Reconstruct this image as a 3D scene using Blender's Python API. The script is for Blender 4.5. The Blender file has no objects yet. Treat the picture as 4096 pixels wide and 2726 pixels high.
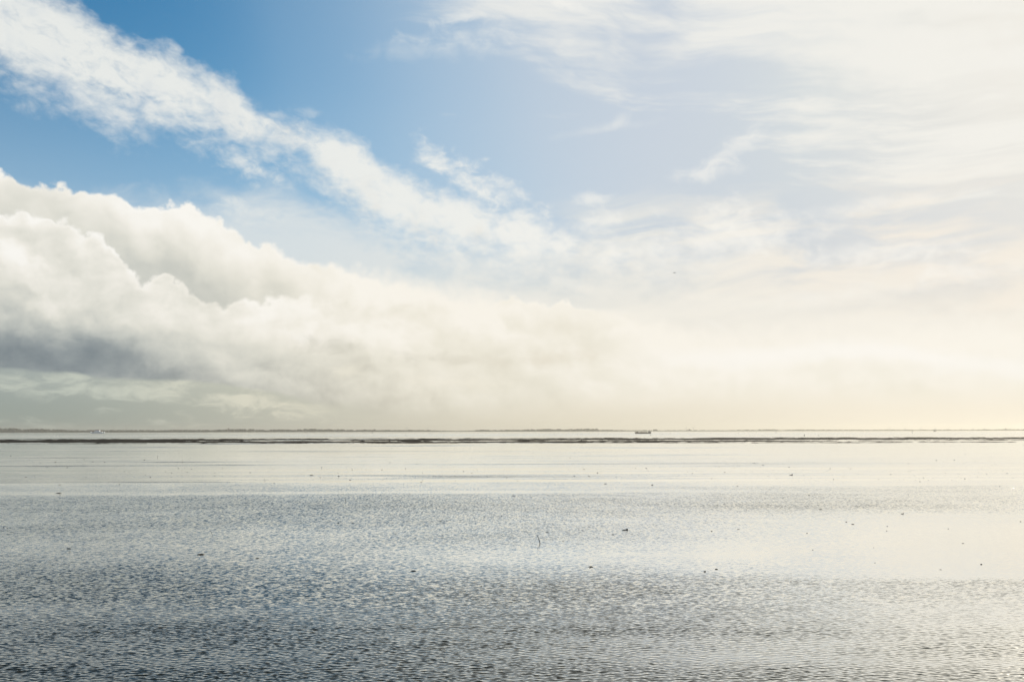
import bpy, bmesh, math, random
import numpy as np
from mathutils import Vector, Matrix

random.seed(7)
RNG = np.random.default_rng(11)
scene = bpy.context.scene
COL = scene.collection
R = math.radians

# ------------------------------------------------------------------ camera
CAM_H = 8.0
F_PX = 4096 * 35 / 36
PITCH = R(5.145)
ROLL = R(-0.126)
cam_data = bpy.data.cameras.new('camera')
cam = bpy.data.objects.new('camera', cam_data)
COL.objects.link(cam)
scene.camera = cam
cam_data.lens = 35
cam_data.sensor_width = 36
cam_data.clip_start = 0.5
cam_data.clip_end = 60000
CAM_M = Matrix.Rotation(R(90) + PITCH, 4, 'X') @ Matrix.Rotation(ROLL, 4, 'Z')
CAM_M.translation = (0, 0, CAM_H)
cam.matrix_world = CAM_M


def ray(px, py):
    """direction in the world of a point of the 4096 x 2726 photograph"""
    return (CAM_M.to_3x3() @ Vector(((px - 2048) / F_PX, (1363 - py) / F_PX, -1))).normalized()


def ground(px, py, z=0.0):
    d = ray(px, py)
    t = (z - CAM_H) / d.z
    return Vector((d.x * t, d.y * t, z))


def at_dist(px, py, dist):
    """a point straight ahead at that distance along y"""
    d = ray(px, py)
    t = dist / d.y
    return Vector((d.x * t, dist, CAM_H + d.z * t))


def ae(px, py):
    d = ray(px, py)
    return math.degrees(math.atan2(d.x, d.y)), math.degrees(math.asin(d.z))


# ------------------------------------------------------------------ sun, exposure
SUN_AZ, SUN_EL = 36.0, 23.0
sun_data = bpy.data.lights.new('sun', 'SUN')
sun_data.energy = 3.0
sun_data.angle = R(0.53)
sun_data.color = (1.0, 0.89, 0.70)
sun = bpy.data.objects.new('sun', sun_data)
COL.objects.link(sun)
SUN_DIR = Vector((math.sin(R(SUN_AZ)) * math.cos(R(SUN_EL)), math.cos(R(SUN_AZ)) * math.cos(R(SUN_EL)), math.sin(R(SUN_EL))))
sun.rotation_euler = (-SUN_DIR).to_track_quat('-Z', 'Y').to_euler()
sun.location = (200, 200, 300)
scene.view_settings.view_transform = 'Standard'
scene.view_settings.look = 'None'
scene.view_settings.exposure = 0.0
scene.view_settings.gamma = 1.0
scene.view_settings.use_curve_mapping = False


# ------------------------------------------------------------------ node helpers
def lin(*c):
    return tuple((v / 255 / 12.92 if v / 255 <= 0.04045 else ((v / 255 + 0.055) / 1.055) ** 2.4) for v in c)


class S:
    """a node socket with arithmetic"""
    nt = None

    def __init__(self, sock):
        self.s = sock

    @staticmethod
    def m(op, *args, clamp=False):
        n = S.nt.nodes.new('ShaderNodeMath')
        n.operation = op
        n.use_clamp = clamp
        for i, a in enumerate(args):
            if isinstance(a, S):
                S.nt.links.new(a.s, n.inputs[i])
            else:
                n.inputs[i].default_value = a
        return S(n.outputs[0])

    def __add__(self, o): return S.m('ADD', self, o)
    def __radd__(self, o): return S.m('ADD', o, self)
    def __sub__(self, o): return S.m('SUBTRACT', self, o)
    def __rsub__(self, o): return S.m('SUBTRACT', o, self)
    def __mul__(self, o): return S.m('MULTIPLY', self, o)
    def __rmul__(self, o): return S.m('MULTIPLY', o, self)
    def __truediv__(self, o): return S.m('DIVIDE', self, o)
    def __rtruediv__(self, o): return S.m('DIVIDE', o, self)


def smooth(x, a, b, lo=0.0, hi=1.0):
    n = S.nt.nodes.new('ShaderNodeMapRange')
    n.interpolation_type = 'SMOOTHSTEP'
    for k, v in ((0, x), (1, a), (2, b), (3, lo), (4, hi)):
        if isinstance(v, S):
            S.nt.links.new(v.s, n.inputs[k])
        else:
            n.inputs[k].default_value = v
    return S(n.outputs[0])


def mixc(f, c1, c2):
    n = S.nt.nodes.new('ShaderNodeMix')
    n.data_type = 'RGBA'
    n.clamp_factor = True
    for k, v in ((0, f), (6, c1), (7, c2)):
        if isinstance(v, S):
            S.nt.links.new(v.s, n.inputs[k])
        elif k:
            n.inputs[k].default_value = (*v, 1)
        else:
            n.inputs[k].default_value = v
    return S(n.outputs[2])


def vec(x, y, z=0.0):
    n = S.nt.nodes.new('ShaderNodeCombineXYZ')
    for k, v in enumerate((x, y, z)):
        if isinstance(v, S):
            S.nt.links.new(v.s, n.inputs[k])
        else:
            n.inputs[k].default_value = v
    return S(n.outputs[0])


def noise(v, scale, detail=5, rough=0.5, dist=0.0, lac=2.0, col=False):
    """fractal noise centred on 0"""
    n = S.nt.nodes.new('ShaderNodeTexNoise')
    S.nt.links.new(v.s, n.inputs['Vector'])
    n.inputs['Scale'].default_value = scale
    n.inputs['Detail'].default_value = detail
    n.inputs['Roughness'].default_value = rough
    n.inputs['Lacunarity'].default_value = lac
    n.inputs['Distortion'].default_value = dist
    return S(n.outputs['Color' if col else 'Fac']) if col else S(n.outputs['Fac']) - 0.5


def billow(v, scale, detail=3, rough=0.5, smoothness=0.35):
    """rounded bumps, 0 in the joints to about 1 on the bumps"""
    n = S.nt.nodes.new('ShaderNodeTexVoronoi')
    n.voronoi_dimensions = '2D'
    n.feature = 'F1'
    S.nt.links.new(v.s, n.inputs['Vector'])
    n.inputs['Scale'].default_value = scale
    n.inputs['Detail'].default_value = detail
    n.inputs['Roughness'].default_value = rough
    return 1.0 - S(n.outputs['Distance'])


def curve(x, pts, lo, hi, sharp=False):
    """value of x through the given (x, y) points; x range lo..hi"""
    pts = sorted(pts)
    ys = [p[1] for p in pts]
    y0, y1 = min(ys), max(ys)
    if y1 - y0 < 1e-6:
        y1 = y0 + 1
    n = S.nt.nodes.new('ShaderNodeFloatCurve')
    cm = n.mapping
    cm.use_clip = False
    cm.extend = 'HORIZONTAL'
    c = cm.curves[0]
    q = [((p[0] - lo) / (hi - lo), (p[1] - y0) / (y1 - y0)) for p in pts]
    while len(c.points) < len(q):
        c.points.new(0.5, 0.5)
    for pt, xy in zip(c.points, q):
        pt.location = xy
        pt.handle_type = 'VECTOR' if sharp else 'AUTO_CLAMPED'
    cm.update()
    S.nt.links.new(S.m('MULTIPLY_ADD', x, 1 / (hi - lo), -lo / (hi - lo)).s, n.inputs['Value'])
    return S.m('MULTIPLY_ADD', S(n.outputs[0]), y1 - y0, y0)


# ------------------------------------------------------------------ world: clear sky and clouds
world = bpy.data.worlds.new('World')
scene.world = world
world.use_nodes = True
world.cycles.sampling_method = 'MANUAL'
world.cycles.sample_map_resolution = 256
S.nt = world.node_tree
S.nt.nodes.clear()
SKY_STRENGTH = 0.1
w_out = S.nt.nodes.new('ShaderNodeOutputWorld')
w_bg = S.nt.nodes.new('ShaderNodeBackground')
w_bg.inputs[1].default_value = SKY_STRENGTH
S.nt.links.new(w_bg.outputs[0], w_out.inputs[0])
w_sky = S.nt.nodes.new('ShaderNodeTexSky')
w_sky.sky_type = 'NISHITA'
w_sky.sun_disc = False
w_sky.sun_elevation = R(SUN_EL)
w_sky.sun_rotation = R(SUN_AZ)
w_geo = S.nt.nodes.new('ShaderNodeTexCoord')
w_sep = S.nt.nodes.new('ShaderNodeSeparateXYZ')
S.nt.links.new(w_geo.outputs['Generated'], w_sep.inputs[0])
dx, dy, dz = (S(w_sep.outputs[k]) for k in range(3))
AZ = S.m('ARCTAN2', dx, dy) * (180 / math.pi)
EL = S.m('ARCSINE', dz) * (180 / math.pi)
cos_sun = dx * SUN_DIR.x + dy * SUN_DIR.y + dz * SUN_DIR.z
THETA = S.m('ARCCOSINE', S.m('MINIMUM', cos_sun, 0.99999)) * (180 / math.pi)


def sc(*c):
    return tuple(v / SKY_STRENGTH for v in lin(*c))


P = vec(AZ, EL)


def edge(points):
    return [ae(*p) for p in points]


# clear blue sky, whitened towards the sun and the horizon
def vmath(op, a, b):
    n = S.nt.nodes.new('ShaderNodeVectorMath')
    n.operation = op
    for k, v in enumerate((a, b)):
        if isinstance(v, S):
            S.nt.links.new(v.s, n.inputs[k])
        else:
            n.inputs[k].default_value = v
    return S(n.outputs[0])


clear = vmath('MULTIPLY', S(w_sky.outputs[0]), (0.20, 0.72, 0.99))
clear = vmath('MINIMUM', clear, (6.5, 7.6, 8.2))
v_sun = curve(THETA, [(0, 1.0), (8, 0.99), (14, 0.95), (20, 0.91), (28, 0.85), (36, 0.64), (45, 0.26), (56, 0.0), (180, 0.0)], 0, 180)
v_hor = curve(EL, [(-5, 1), (0, 1), (5, 0.92), (9, 0.74), (13, 0.46), (17, 0.24), (22, 0.05), (30, 0), (90, 0)], -5, 90)
veil = 1.0 - (1.0 - v_sun) * (1.0 - v_hor)
lefthor = mixc(smooth(AZ, -28, 4), sc(148, 158, 150), sc(227, 219, 199))
lefthor = mixc(smooth(AZ, 0, 26), lefthor, sc(246, 236, 217))
v_up = mixc(smooth(THETA, 7, 26), sc(237, 233, 224), sc(209, 213, 220))
v_up = mixc(smooth(THETA, 24, 48), v_up, sc(184, 205, 222))
veil_col = mixc(smooth(EL, 2, 12), lefthor, v_up)
sky = mixc(veil, clear, veil_col)
white = mixc(smooth(THETA, 14, 52), sc(250, 247, 240), sc(238, 239, 234))
warp = noise(vec(AZ, EL, 3.0), 0.10, 3, 0.5)


def over(base, alpha, colour):
    return mixc(alpha, base, colour)


# high thin cirrus, upper right
pcw = vec(AZ * 0.26 + warp * 3.0 + EL * 0.10, EL * 0.85 + AZ * 0.08 + warp * 3.4)
ci = noise(pcw, 0.34, 8, 0.60, 0.3)
ci_b = noise(vec(AZ * 0.16 + warp * 1.6, EL * 1.0 + AZ * 0.06 + warp * 1.8, 6.0), 0.9, 6, 0.6)
ci_top = curve(AZ, edge([(-2000, -1200), (0, -900), (900, -420), (1400, -120), (1700, 40), (1950, 150), (2300, 290), (2700, 390), (3150, 400), (3400, 470), (3600, 540), (4100, 600), (5200, 700)]), -50, 45)
cirrus = smooth(ci * 2.0 + ci_b * 0.9 + S.m('MINIMUM', (EL - ci_top) * 0.16, 0.42), -0.12, 0.62)
cirrus = S.m('MAXIMUM', cirrus, smooth(ci * 1.3 + ci_b * 1.7 + smooth(AZ, 9, 20) * 0.30 - smooth(EL - ci_top, 0, -7) * 0.25 - 0.05, 0.0, 0.55) * smooth(EL, 8, 12))
ci_col = mixc(smooth(THETA, 8, 40), sc(243, 241, 234), sc(233, 234, 231))
sky = over(sky, cirrus * 0.92 * smooth(AZ, -12, -3), ci_col)

# flat layers of thin cloud lower on the right
la = noise(vec(AZ * 0.22 + warp * 2.0, EL * 0.95 - AZ * 0.02 + warp * 2.4, 14.0), 0.62, 7, 0.56, 0.3)
layer = smooth(la * 2.6 + 0.02, -0.2, 0.45) * smooth(AZ, -1, 8) * smooth(EL, 2.5, 5.5) * smooth(EL, 14.5, 11.0)
sky = over(sky, layer * 0.85, mixc(smooth(AZ, 0, 24), sc(241, 238, 228), sc(246, 238, 225)))

q_puff = vec(AZ * 0.72 + EL * 0.2, EL * 1.1 - AZ * 0.05, 1.7)
N_PUFF = noise(q_puff, 0.8, 7, 0.62, 0.4)
N_TORN = noise(q_puff, 1.3, 6, 0.56, 0.3)


def puff(base, px, py, rx, ry, rot=0.0, amp=1.0, alpha=0.8, colour=None, torn=False, soft=0.55):
    """one small torn cloud round a point of the sky"""
    a0, e0 = ae(px, py)
    k = 1 / 69.5
    c, s_ = math.cos(R(rot)), math.sin(R(rot))
    # rotated and stretched distance from the middle of the cloud, as two multiply-adds each
    u = S.m('MULTIPLY_ADD', AZ, c / (rx * k), S.m('MULTIPLY_ADD', EL, s_ / (rx * k), -(a0 * c + e0 * s_) / (rx * k)))
    v = S.m('MULTIPLY_ADD', EL, c / (ry * k), S.m('MULTIPLY_ADD', AZ, -s_ / (ry * k), -(e0 * c - a0 * s_) / (ry * k)))
    r = S.m('SQRT', S.m('MULTIPLY_ADD', u, u, v * v))
    d = S.m('MULTIPLY_ADD', N_TORN if torn else N_PUFF, 2.6 * amp, 1.0 - r)
    return over(base, smooth(d, -0.15 if torn else 0.0, soft * (3.0 if torn else 2.2), 0.0, alpha), white if colour is None else colour)


# thin wisps in the middle and on the right
sky = puff(sky, 2900, 610, 230, 55, 30, 1.0, 0.55)
sky = puff(sky, 2820, 690, 190, 45, 8, 1.0, 0.45)
sky = puff(sky, 2400, 520, 330, 26, 6, 0.8, 0.2)
sky = puff(sky, 2470, 492, 70, 34, 30, 1.0, 0.32)
sky = puff(sky, 1700, 200, 420, 60, 4, 1.0, 0.22)
sky = puff(sky, 1900, 130, 300, 60, 6, 1.1, 0.35)
sky = puff(sky, 1850, 70, 130, 34, 8, 1.2, 0.5)
sky = puff(sky, 2260, 22, 120, 26, -18, 1.0, 0.7)
sky = puff(sky, 1255, 452, 80, 24, 0, 1.2, 0.25)
sky = puff(sky, 2360, 797, 130, 34, 6, 1.0, 0.6)
sky = puff(sky, 2900, 860, 170, 75, 10, 1.2, 0.8, torn=True)
sky = puff(sky, 2950, 960, 420, 95, 2, 1.0, 0.7)
sky = puff(sky, 3550, 1005, 420, 60, 0, 1.0, 0.6)
sky = puff(sky, 3900, 1080, 350, 70, -4, 1.0, 0.5)
sky = puff(sky, 3300, 1190, 480, 50, 3, 1.0, 0.5)
sky = puff(sky, 2870, 1305, 70, 20, -30, 1.0, 0.7)
sky = puff(sky, 2290, 1140, 160, 50, -20, 1.0, 0.6)
sky = puff(sky, 3500, 820, 500, 40, 3, 1.0, 0.35)

# broken cloud along the upper side of the band
sky = puff(sky, 1730, 640, 120, 75, -25, 1.1, 0.8, torn=True)
sky = puff(sky, 1850, 705, 150, 80, -30, 1.1, 0.8, torn=True)
sky = puff(sky, 2000, 775, 190, 80, -25, 1.1, 0.8, torn=True)
sky = puff(sky, 2080, 850, 160, 50, -15, 1.4, 0.6, torn=True)
sky = puff(sky, 1945, 637, 28, 15, 0, 0.8, 0.5)
sky = puff(sky, 2430, 880, 240, 55, 5, 1.2, 0.65)

# the long diagonal band
up = edge([(-900, -420), (-300, -190), (0, -110), (200, -40), (333, 50), (475, 151), (660, 196), (832, 324), (915, 339), (962, 392), (1040, 475), (1188, 523), (1400, 594), (1478, 636), (1567, 719), (1716, 760), (1835, 790), (1953, 844), (2191, 897), (2274, 933), (2488, 956), (2700, 980), (3200, 1030)])
dn = edge([(-900, 160), (-300, 290), (0, 350), (119, 400), (238, 450), (416, 510), (594, 560), (700, 560), (832, 560), (915, 590), (1010, 600), (1188, 640), (1300, 740), (1419, 850), (1500, 940), (1656, 1010), (1775, 1060), (1953, 1100), (2300, 1130), (3200, 1150)])
E_up = curve(AZ, up, -36, 30)
E_dn = curve(AZ, dn, -36, 30)
qb = vec(AZ * 0.80 + EL * 0.35, EL * 1.15 - AZ * 0.1, 4.0)
wb = noise(qb, 0.45, 7, 0.56, 0.3)
wb2 = noise(qb, 1.5, 5, 0.56, 0.3)
d_up = E_up - EL
d_dn = EL - E_dn
fat = smooth(AZ, -20, -15) * smooth(AZ, -1, -8) * 0.42
dens_u = smooth(d_up + 0.25 + fat + wb * 2.2 + wb2 * 1.5, -0.4, 1.25)
dens_d = smooth(d_dn * 0.70 + 0.15 + fat + wb * 3.2 + wb2 * 2.2, -0.45, 2.1)
holes = smooth(wb * 3.2 + wb2 * 2.2 + (S.m('ABSOLUTE', d_up - 2.0 - (E_up - E_dn) * 0.15)) * 0.75, -0.9, 0.1)
band = dens_u * dens_d * (1.0 - smooth(AZ, 5, 16))
band = band * (1.0 - (1.0 - holes) * 0.55 * (1.0 - smooth(AZ, -14, -8)))
bshade = smooth(noise(vec(AZ, EL, 2.0), 0.35, 6, 0.55) + (d_dn - 1.2) * -0.03, -0.05, 0.25)
bcol = mixc(bshade * 0.8, white, mixc(smooth(AZ, -25, 0), sc(214, 221, 226), sc(238, 233, 222)))
band = band * (1.0 - 0.28 * smooth(noise(vec(AZ * 0.9 + EL * 0.5, EL * 1.2, 50.0), 0.75, 6, 0.62, 0.5), 0.0, 0.22) * smooth(AZ, -2, -12))
sky = over(sky, band * 0.93, bcol)

# pale haze of cloud between the band and the heaps
hz_e = curve(AZ, edge([(-600, 700), (600, 800), (900, 745), (1150, 765), (1400, 850), (1700, 1000), (2000, 1050), (2500, 1080), (3200, 1120), (4300, 1250)]), -34, 34)
nh = noise(vec(AZ * 0.55 + warp * 2, EL * 1.1, 7.0), 0.6, 6, 0.58, 0.4)
hz = smooth(hz_e - EL + nh * 4.5, -1.0, 2.2)
hz_col = mixc(smooth(AZ, -20, 8), sc(226, 230, 229), sc(243, 239, 229))
sky = over(sky, hz * 0.74, hz_col)
sky = puff(sky, 980, 670, 130, 45, -22, 1.6, 0.6, torn=True)
sky = puff(sky, 1080, 700, 90, 30, -30, 1.5, 0.6, torn=True)
sky = puff(sky, 1000, 850, 180, 60, -6, 1.4, 0.55)

# ---- heaped clouds
warm_white = mixc(smooth(AZ, -26, 4), sc(245, 244, 239), sc(250, 246, 239))


def heap_height(ox=0.0, oy=0.0):
    q = vec(S.m('MULTIPLY_ADD', AZ, 0.92, ox), EL + oy, 0.0)
    return noise(q, 0.30, 4, 0.44, 0.2)


relief_s = heap_height() - heap_height(0.50, 0.50)
fine = noise(vec(AZ, EL, 5.5), 3.2, 4, 0.6)
q_b = vec(S.m('MULTIPLY_ADD', fine, 0.35, AZ), S.m('MULTIPLY_ADD', fine, 0.3, EL))
bump = billow(q_b, 0.80, 2, 0.48) - 0.5
big_w = noise(vec(AZ, EL, 40.0), 0.55, 4, 0.55)


def lobes(ox=0.0, oy=0.0):
    return billow(vec(S.m('MULTIPLY_ADD', big_w, 2.4, AZ * 0.85 + ox), S.m('MULTIPLY_ADD', big_w, 2.0, EL + oy)), 0.30, 2, 0.38)


relief_l = lobes() - lobes(0.30, 0.42)
relief = relief_s * 0.85 + relief_l * 0.42


def ramp(t, stops):
    n = S.nt.nodes.new('ShaderNodeValToRGB')
    cr = n.color_ramp
    while len(cr.elements) < len(stops):
        cr.elements.new(0.5)
    for el, (p, c) in zip(cr.elements, stops):
        el.position = p
        el.color = (*[min(1, v) for v in lin(*c)], 1)
    S.nt.links.new(t.s, n.inputs[0])
    return vmath('MULTIPLY', S(n.outputs[0]), (1 / SKY_STRENGTH,) * 3)


STOPS = [(0.0, (128, 138, 143)), (0.18, (149, 157, 159)), (0.42, (194, 197, 191)), (0.65, (223, 222, 212)), (0.85, (241, 238, 229)), (1.0, (250, 248, 242))]
STOPS_R = [(0.0, (176, 171, 152)), (0.25, (213, 207, 190)), (0.5, (232, 227, 211)), (0.75, (241, 236, 222)), (1.0, (249, 244, 233))]


def heap_col(t, shift=0.0):
    t = S.m('MAXIMUM', S.m('MINIMUM', t, 1.0), 0.0)
    return mixc(smooth(AZ, -24 + shift, -2 + shift), ramp(t, STOPS), ramp(t, STOPS_R))


# rear heap
r_up = edge([(-900, 560), (-300, 640), (0, 677), (48, 701), (101, 737), (267, 734), (380, 748), (505, 769), (552, 808), (594, 805), (713, 805), (790, 820), (826, 855), (879, 867), (909, 903), (1010, 956), (1022, 986), (1069, 968), (1152, 992), (1206, 1028), (1400, 1057), (1478, 1075), (1656, 1099), (1835, 1130), (2100, 1190), (2500, 1300)])
E_r = curve(AZ, r_up, -34, 8)
f_up = edge([(-900, 760), (-300, 820), (0, 838), (143, 838), (261, 876), (374, 915), (455, 986), (511, 1052), (575, 1098), (650, 1078), (700, 1112), (772, 1146), (840, 1186), (1010, 1185), (1141, 1170), (1218, 1160), (1400, 1188), (1597, 1194), (1775, 1200), (1894, 1230), (2043, 1289), (2160, 1345), (2400, 1420), (2900, 1500)])
E_f = curve(AZ, f_up, -34, 14)
dr = E_r - EL + bump * 0.62 + fine * 0.20
soft_r = curve(AZ, [(-30, 0.22), (-16, 0.28), (-10, 0.5), (-4, 1.2), (10, 1.6)], -34, 14)
m_r = smooth(dr, soft_r * -0.5, soft_r)
t_r = 0.95 - smooth(dr, 0.6, 3.2) * 0.22 + relief * 0.55 + fine * 0.05 + smooth(AZ, -16, -6) * 0.12 - smooth(EL - E_f, 2.6, 0.2) * 0.22 * smooth(AZ, -8, -14) + smooth(dr, 0.5, 0.0) * 0.08
sky = over(sky, m_r, heap_col(t_r))

# small heap in the middle
c_up = edge([(1500, 1600), (1880, 1330), (1953, 1236), (1983, 1200), (2042, 1176), (2072, 1176), (2114, 1205), (2191, 1212), (2250, 1188), (2274, 1194), (2292, 1218), (2428, 1228), (2700, 1290), (3000, 1420), (3300, 1600)])
E_c = curve(AZ, c_up, -8, 18)
dc = E_c - EL + bump * 0.35 + fine * 0.25
soft_c = curve(AZ, [(-8, 0.2), (3, 0.2), (6, 0.7), (14, 1.6)], -34, 34)
m_c = smooth(dc, soft_c * -0.4, soft_c)
t_c = 0.97 - smooth(dc, 0.5, 1.9) * 0.26 * (1.0 - smooth(AZ, 4, 9)) + relief * 0.8 + smooth(dc, 0.4, 0.0) * 0.08
sky = over(sky, m_c * 0.95, heap_col(t_c, -6))

# front heap
df = E_f - EL + bump * 0.72 + fine * 0.18
soft_f = curve(AZ, [(-30, 0.22), (-16, 0.26), (-11, 0.4), (-4, 0.5), (2, 0.5), (8, 1.2)], -34, 14)
m_f = smooth(df, soft_f * -0.4, soft_f)
tl = curve(EL, [(0, 0.08), (3.6, 0.10), (4.6, 0.26), (5.6, 0.46), (6.8, 0.62), (8.2, 0.77), (10, 0.84), (12.5, 0.88), (20, 0.92)], 0, 20)
tm = curve(EL, [(0, 0.10), (2.6, 0.40), (3.9, 0.54), (4.6, 0.71), (5.6, 0.86), (7, 0.88), (9, 0.95), (20, 0.95)], 0, 20)
tr = curve(EL, [(0, 0.55), (2.5, 0.62), (3.4, 0.70), (4.2, 0.60), (4.9, 0.72), (5.4, 0.84), (6.2, 0.94), (20, 0.97)], 0, 20)
tr = tr + (0.92 - tr) * smooth(AZ, 2, 8) * 0.85
tone = tl + (tm - tl) * smooth(AZ, -24, -13) + (tr - tm) * smooth(AZ, -11, 1)
big = noise(vec(AZ * 0.55 + warp * 2.0, EL * 1.1, 12.0), 0.5, 6, 0.55, 0.3)
t_f = tone + relief * (1.0 + smooth(AZ, -18, -8) * 0.6) * (0.55 + smooth(EL, 4, 9) * 0.38) + big * (0.55 - smooth(AZ, 2, 9) * 0.30) + fine * 0.10 + smooth(df, 0.6, 0.0) * 0.10
sky = over(sky, m_f, heap_col(t_f))

# flat grey undersides and pale gaps in the low cloud of the middle
dim = mixc(smooth(AZ, -12, 4), sc(196, 194, 180), sc(229, 221, 203))
sky = puff(sky, 1330, 1385, 190, 42, -6, 1.2, 0.55, colour=dim)
sky = puff(sky, 1760, 1436, 240, 40, 0, 1.2, 0.6, colour=dim)
sky = puff(sky, 2190, 1438, 170, 48, 4, 1.2, 0.6, colour=dim)
sky = puff(sky, 2250, 1300, 190, 36, -3, 1.1, 0.30, colour=sc(232, 225, 209))
sky = puff(sky, 1395, 1480, 85, 46, 20, 1.2, 0.5, colour=sc(240, 235, 218))
sky = puff(sky, 1850, 1530, 330, 36, -3, 1.3, 0.5, colour=sc(243, 237, 221))

# pale distance under the flat dark base
b_dn = edge([(-900, 1440), (0, 1462), (178, 1477), (297, 1480), (416, 1500), (594, 1507), (772, 1514), (950, 1535), (1100, 1560), (1400, 1585), (1800, 1570), (2200, 1530), (2700, 1500), (3400, 1480)])
E_b = curve(AZ, b_dn, -34, 22)
under = smooth(E_b - EL + nh * 0.35, -0.02, curve(AZ, [(-30, 0.22), (-14, 0.3), (-10, 1.0), (0, 2.2), (20, 2.5)], -34, 34))
u_grad = mixc(smooth(EL, 0.0, 3.4), lefthor, mixc(smooth(AZ, -27, -12), sc(163, 172, 168), mixc(smooth(AZ, -12, 6), sc(198, 199, 184), sc(244, 237, 221))))
nu = noise(vec(AZ * 0.5, EL * 1.3, 21.0), 0.9, 6, 0.6, 0.5)
u_puff = smooth(nu * 2.2 + smooth(S.m('ABSOLUTE', EL - E_b + 0.75), 1.2, 0.0) * 0.45 - 0.10, 0.0, 0.6) * smooth(AZ, -8, -13)
u_col = mixc(u_puff * 0.9, u_grad, mixc(smooth(AZ, -25, -12), sc(196, 202, 190), sc(226, 222, 203)))
sky = over(sky, under, u_col)

# low bright streak on the right
E_s = curve(AZ, edge([(2400, 1420), (2933, 1425), (3372, 1395), (3710, 1430), (4096, 1460), (4600, 1500)]), 0, 34)
ns = noise(vec(AZ * 0.5, EL, 33.0), 0.8, 5, 0.55)
streak = smooth(S.m('ABSOLUTE', EL - E_s + ns * 1.2 + 0.1), 0.9, 0.0) * smooth(AZ, 5, 13)
sky = over(sky, streak * 0.6, sc(252, 249, 243))
# glow round the sun, outside the picture
glow = S.m('POWER', S.m('MAXIMUM', 1.0 - THETA / 8.0, 0.0), 2.5)
sky = vmath('ADD', sky, vmath('MULTIPLY', vec(glow, glow, glow), (60, 57, 50)))
S.nt.links.new(sky.s, w_bg.inputs[0])
# === SKY END
# ------------------------------------------------------------------ object helpers
def put(name, bm_or_mesh, mat=None, parent=None, loc=None, smooth_=False, label=None, cat=None, group=None, kind=None):
    if isinstance(bm_or_mesh, bmesh.types.BMesh):
        me = bpy.data.meshes.new(name)
        bm_or_mesh.to_mesh(me)
        bm_or_mesh.free()
    else:
        me = bm_or_mesh
    if mat is not None and not me.materials:
        me.materials.append(mat)
    if smooth_:
        me.polygons.foreach_set('use_smooth', [True] * len(me.polygons))
    o = bpy.data.objects.new(name, me)
    COL.objects.link(o)
    if parent is not None:
        o.parent = parent
    if loc is not None:
        o.location = loc
    tag(o, label, cat, group, kind)
    return o


def tag(o, label=None, cat=None, group=None, kind=None):
    for k, v in (('label', label), ('category', cat), ('group', group), ('kind', kind)):
        if v:
            o[k] = v


def thing(name, label, cat, loc=(0, 0, 0), rz=0.0, group=None):
    o = bpy.data.objects.new(name, None)
    COL.objects.link(o)
    o.location = loc
    o.rotation_euler = (0, 0, rz)
    o.empty_display_size = 0.5
    tag(o, label, cat, group)
    return o


def new_mat(name):
    m = bpy.data.materials.new(name)
    m.use_nodes = True
    S.nt = m.node_tree
    S.nt.nodes.clear()
    out = S.nt.nodes.new('ShaderNodeOutputMaterial')
    return m, out


def plain(name, col, rough=0.8, vary=0.25, scale=3.0, spec=0.5):
    """painted or weathered surface with some mottling in its colour"""
    m, out = new_mat(name)
    p = S.nt.nodes.new('ShaderNodeBsdfPrincipled')
    tc = S.nt.nodes.new('ShaderNodeTexCoord')
    n = noise(S(tc.outputs['Object']), scale, 4, 0.6)
    c = mixc(smooth(n, -0.2, 0.2), tuple(v * (1 - vary) for v in col), tuple(min(1, v * (1 + vary)) for v in col))
    S.nt.links.new(c.s, p.inputs['Base Color'])
    p.inputs['Roughness'].default_value = rough
    p.inputs['Specular IOR Level'].default_value = spec
    S.nt.links.new(p.outputs[0], out.inputs[0])
    return m


# ------------------------------------------------------------------ the wet flats and the shallow water
# how much the wind ruffles the shallow water, against (depth below the horizon in
# the photograph = 31856 / distance): calm film on the flats, catspaws, open ripples
K_Q = CAM_H * F_PX
A_LEFT = [(0, .010), (150, .016), (196, .012), (201, .022), (215, .052), (236, .058), (243, .036), (247, .034), (254, .075), (290, .085), (320, .066), (345, .064), (375, .072), (410, .068), (450, .054), (500, .054), (560, .074), (680, .098), (800, .106), (1002, .110), (1400, .11)]
A_MID = [(0, .010), (150, .014), (197, .010), (202, .044), (236, .054), (242, .024), (246, .028), (252, .075), (300, .082), (325, .068), (350, .060), (380, .058), (420, .050), (455, .034), (490, .026), (530, .044), (590, .074), (700, .096), (800, .102), (1002, .105), (1400, .11)]
A_RIGHT = [(0, .010), (150, .012), (182, .010), (187, .022), (214, .026), (219, .014), (224, .066), (260, .080), (298, .100), (318, .066), (350, .030), (380, .013), (450, .010), (540, .012), (570, .022), (596, .064), (700, .066), (800, .068), (1002, .070), (1400, .07)]


def curve_np(pts, q):
    return np.interp(q, [p[0] for p in pts], [p[1] for p in pts])


def sst(x, a, b):
    t = np.clip((x - a) / (b - a), 0, 1)
    return t * t * (3 - 2 * t)


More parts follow.
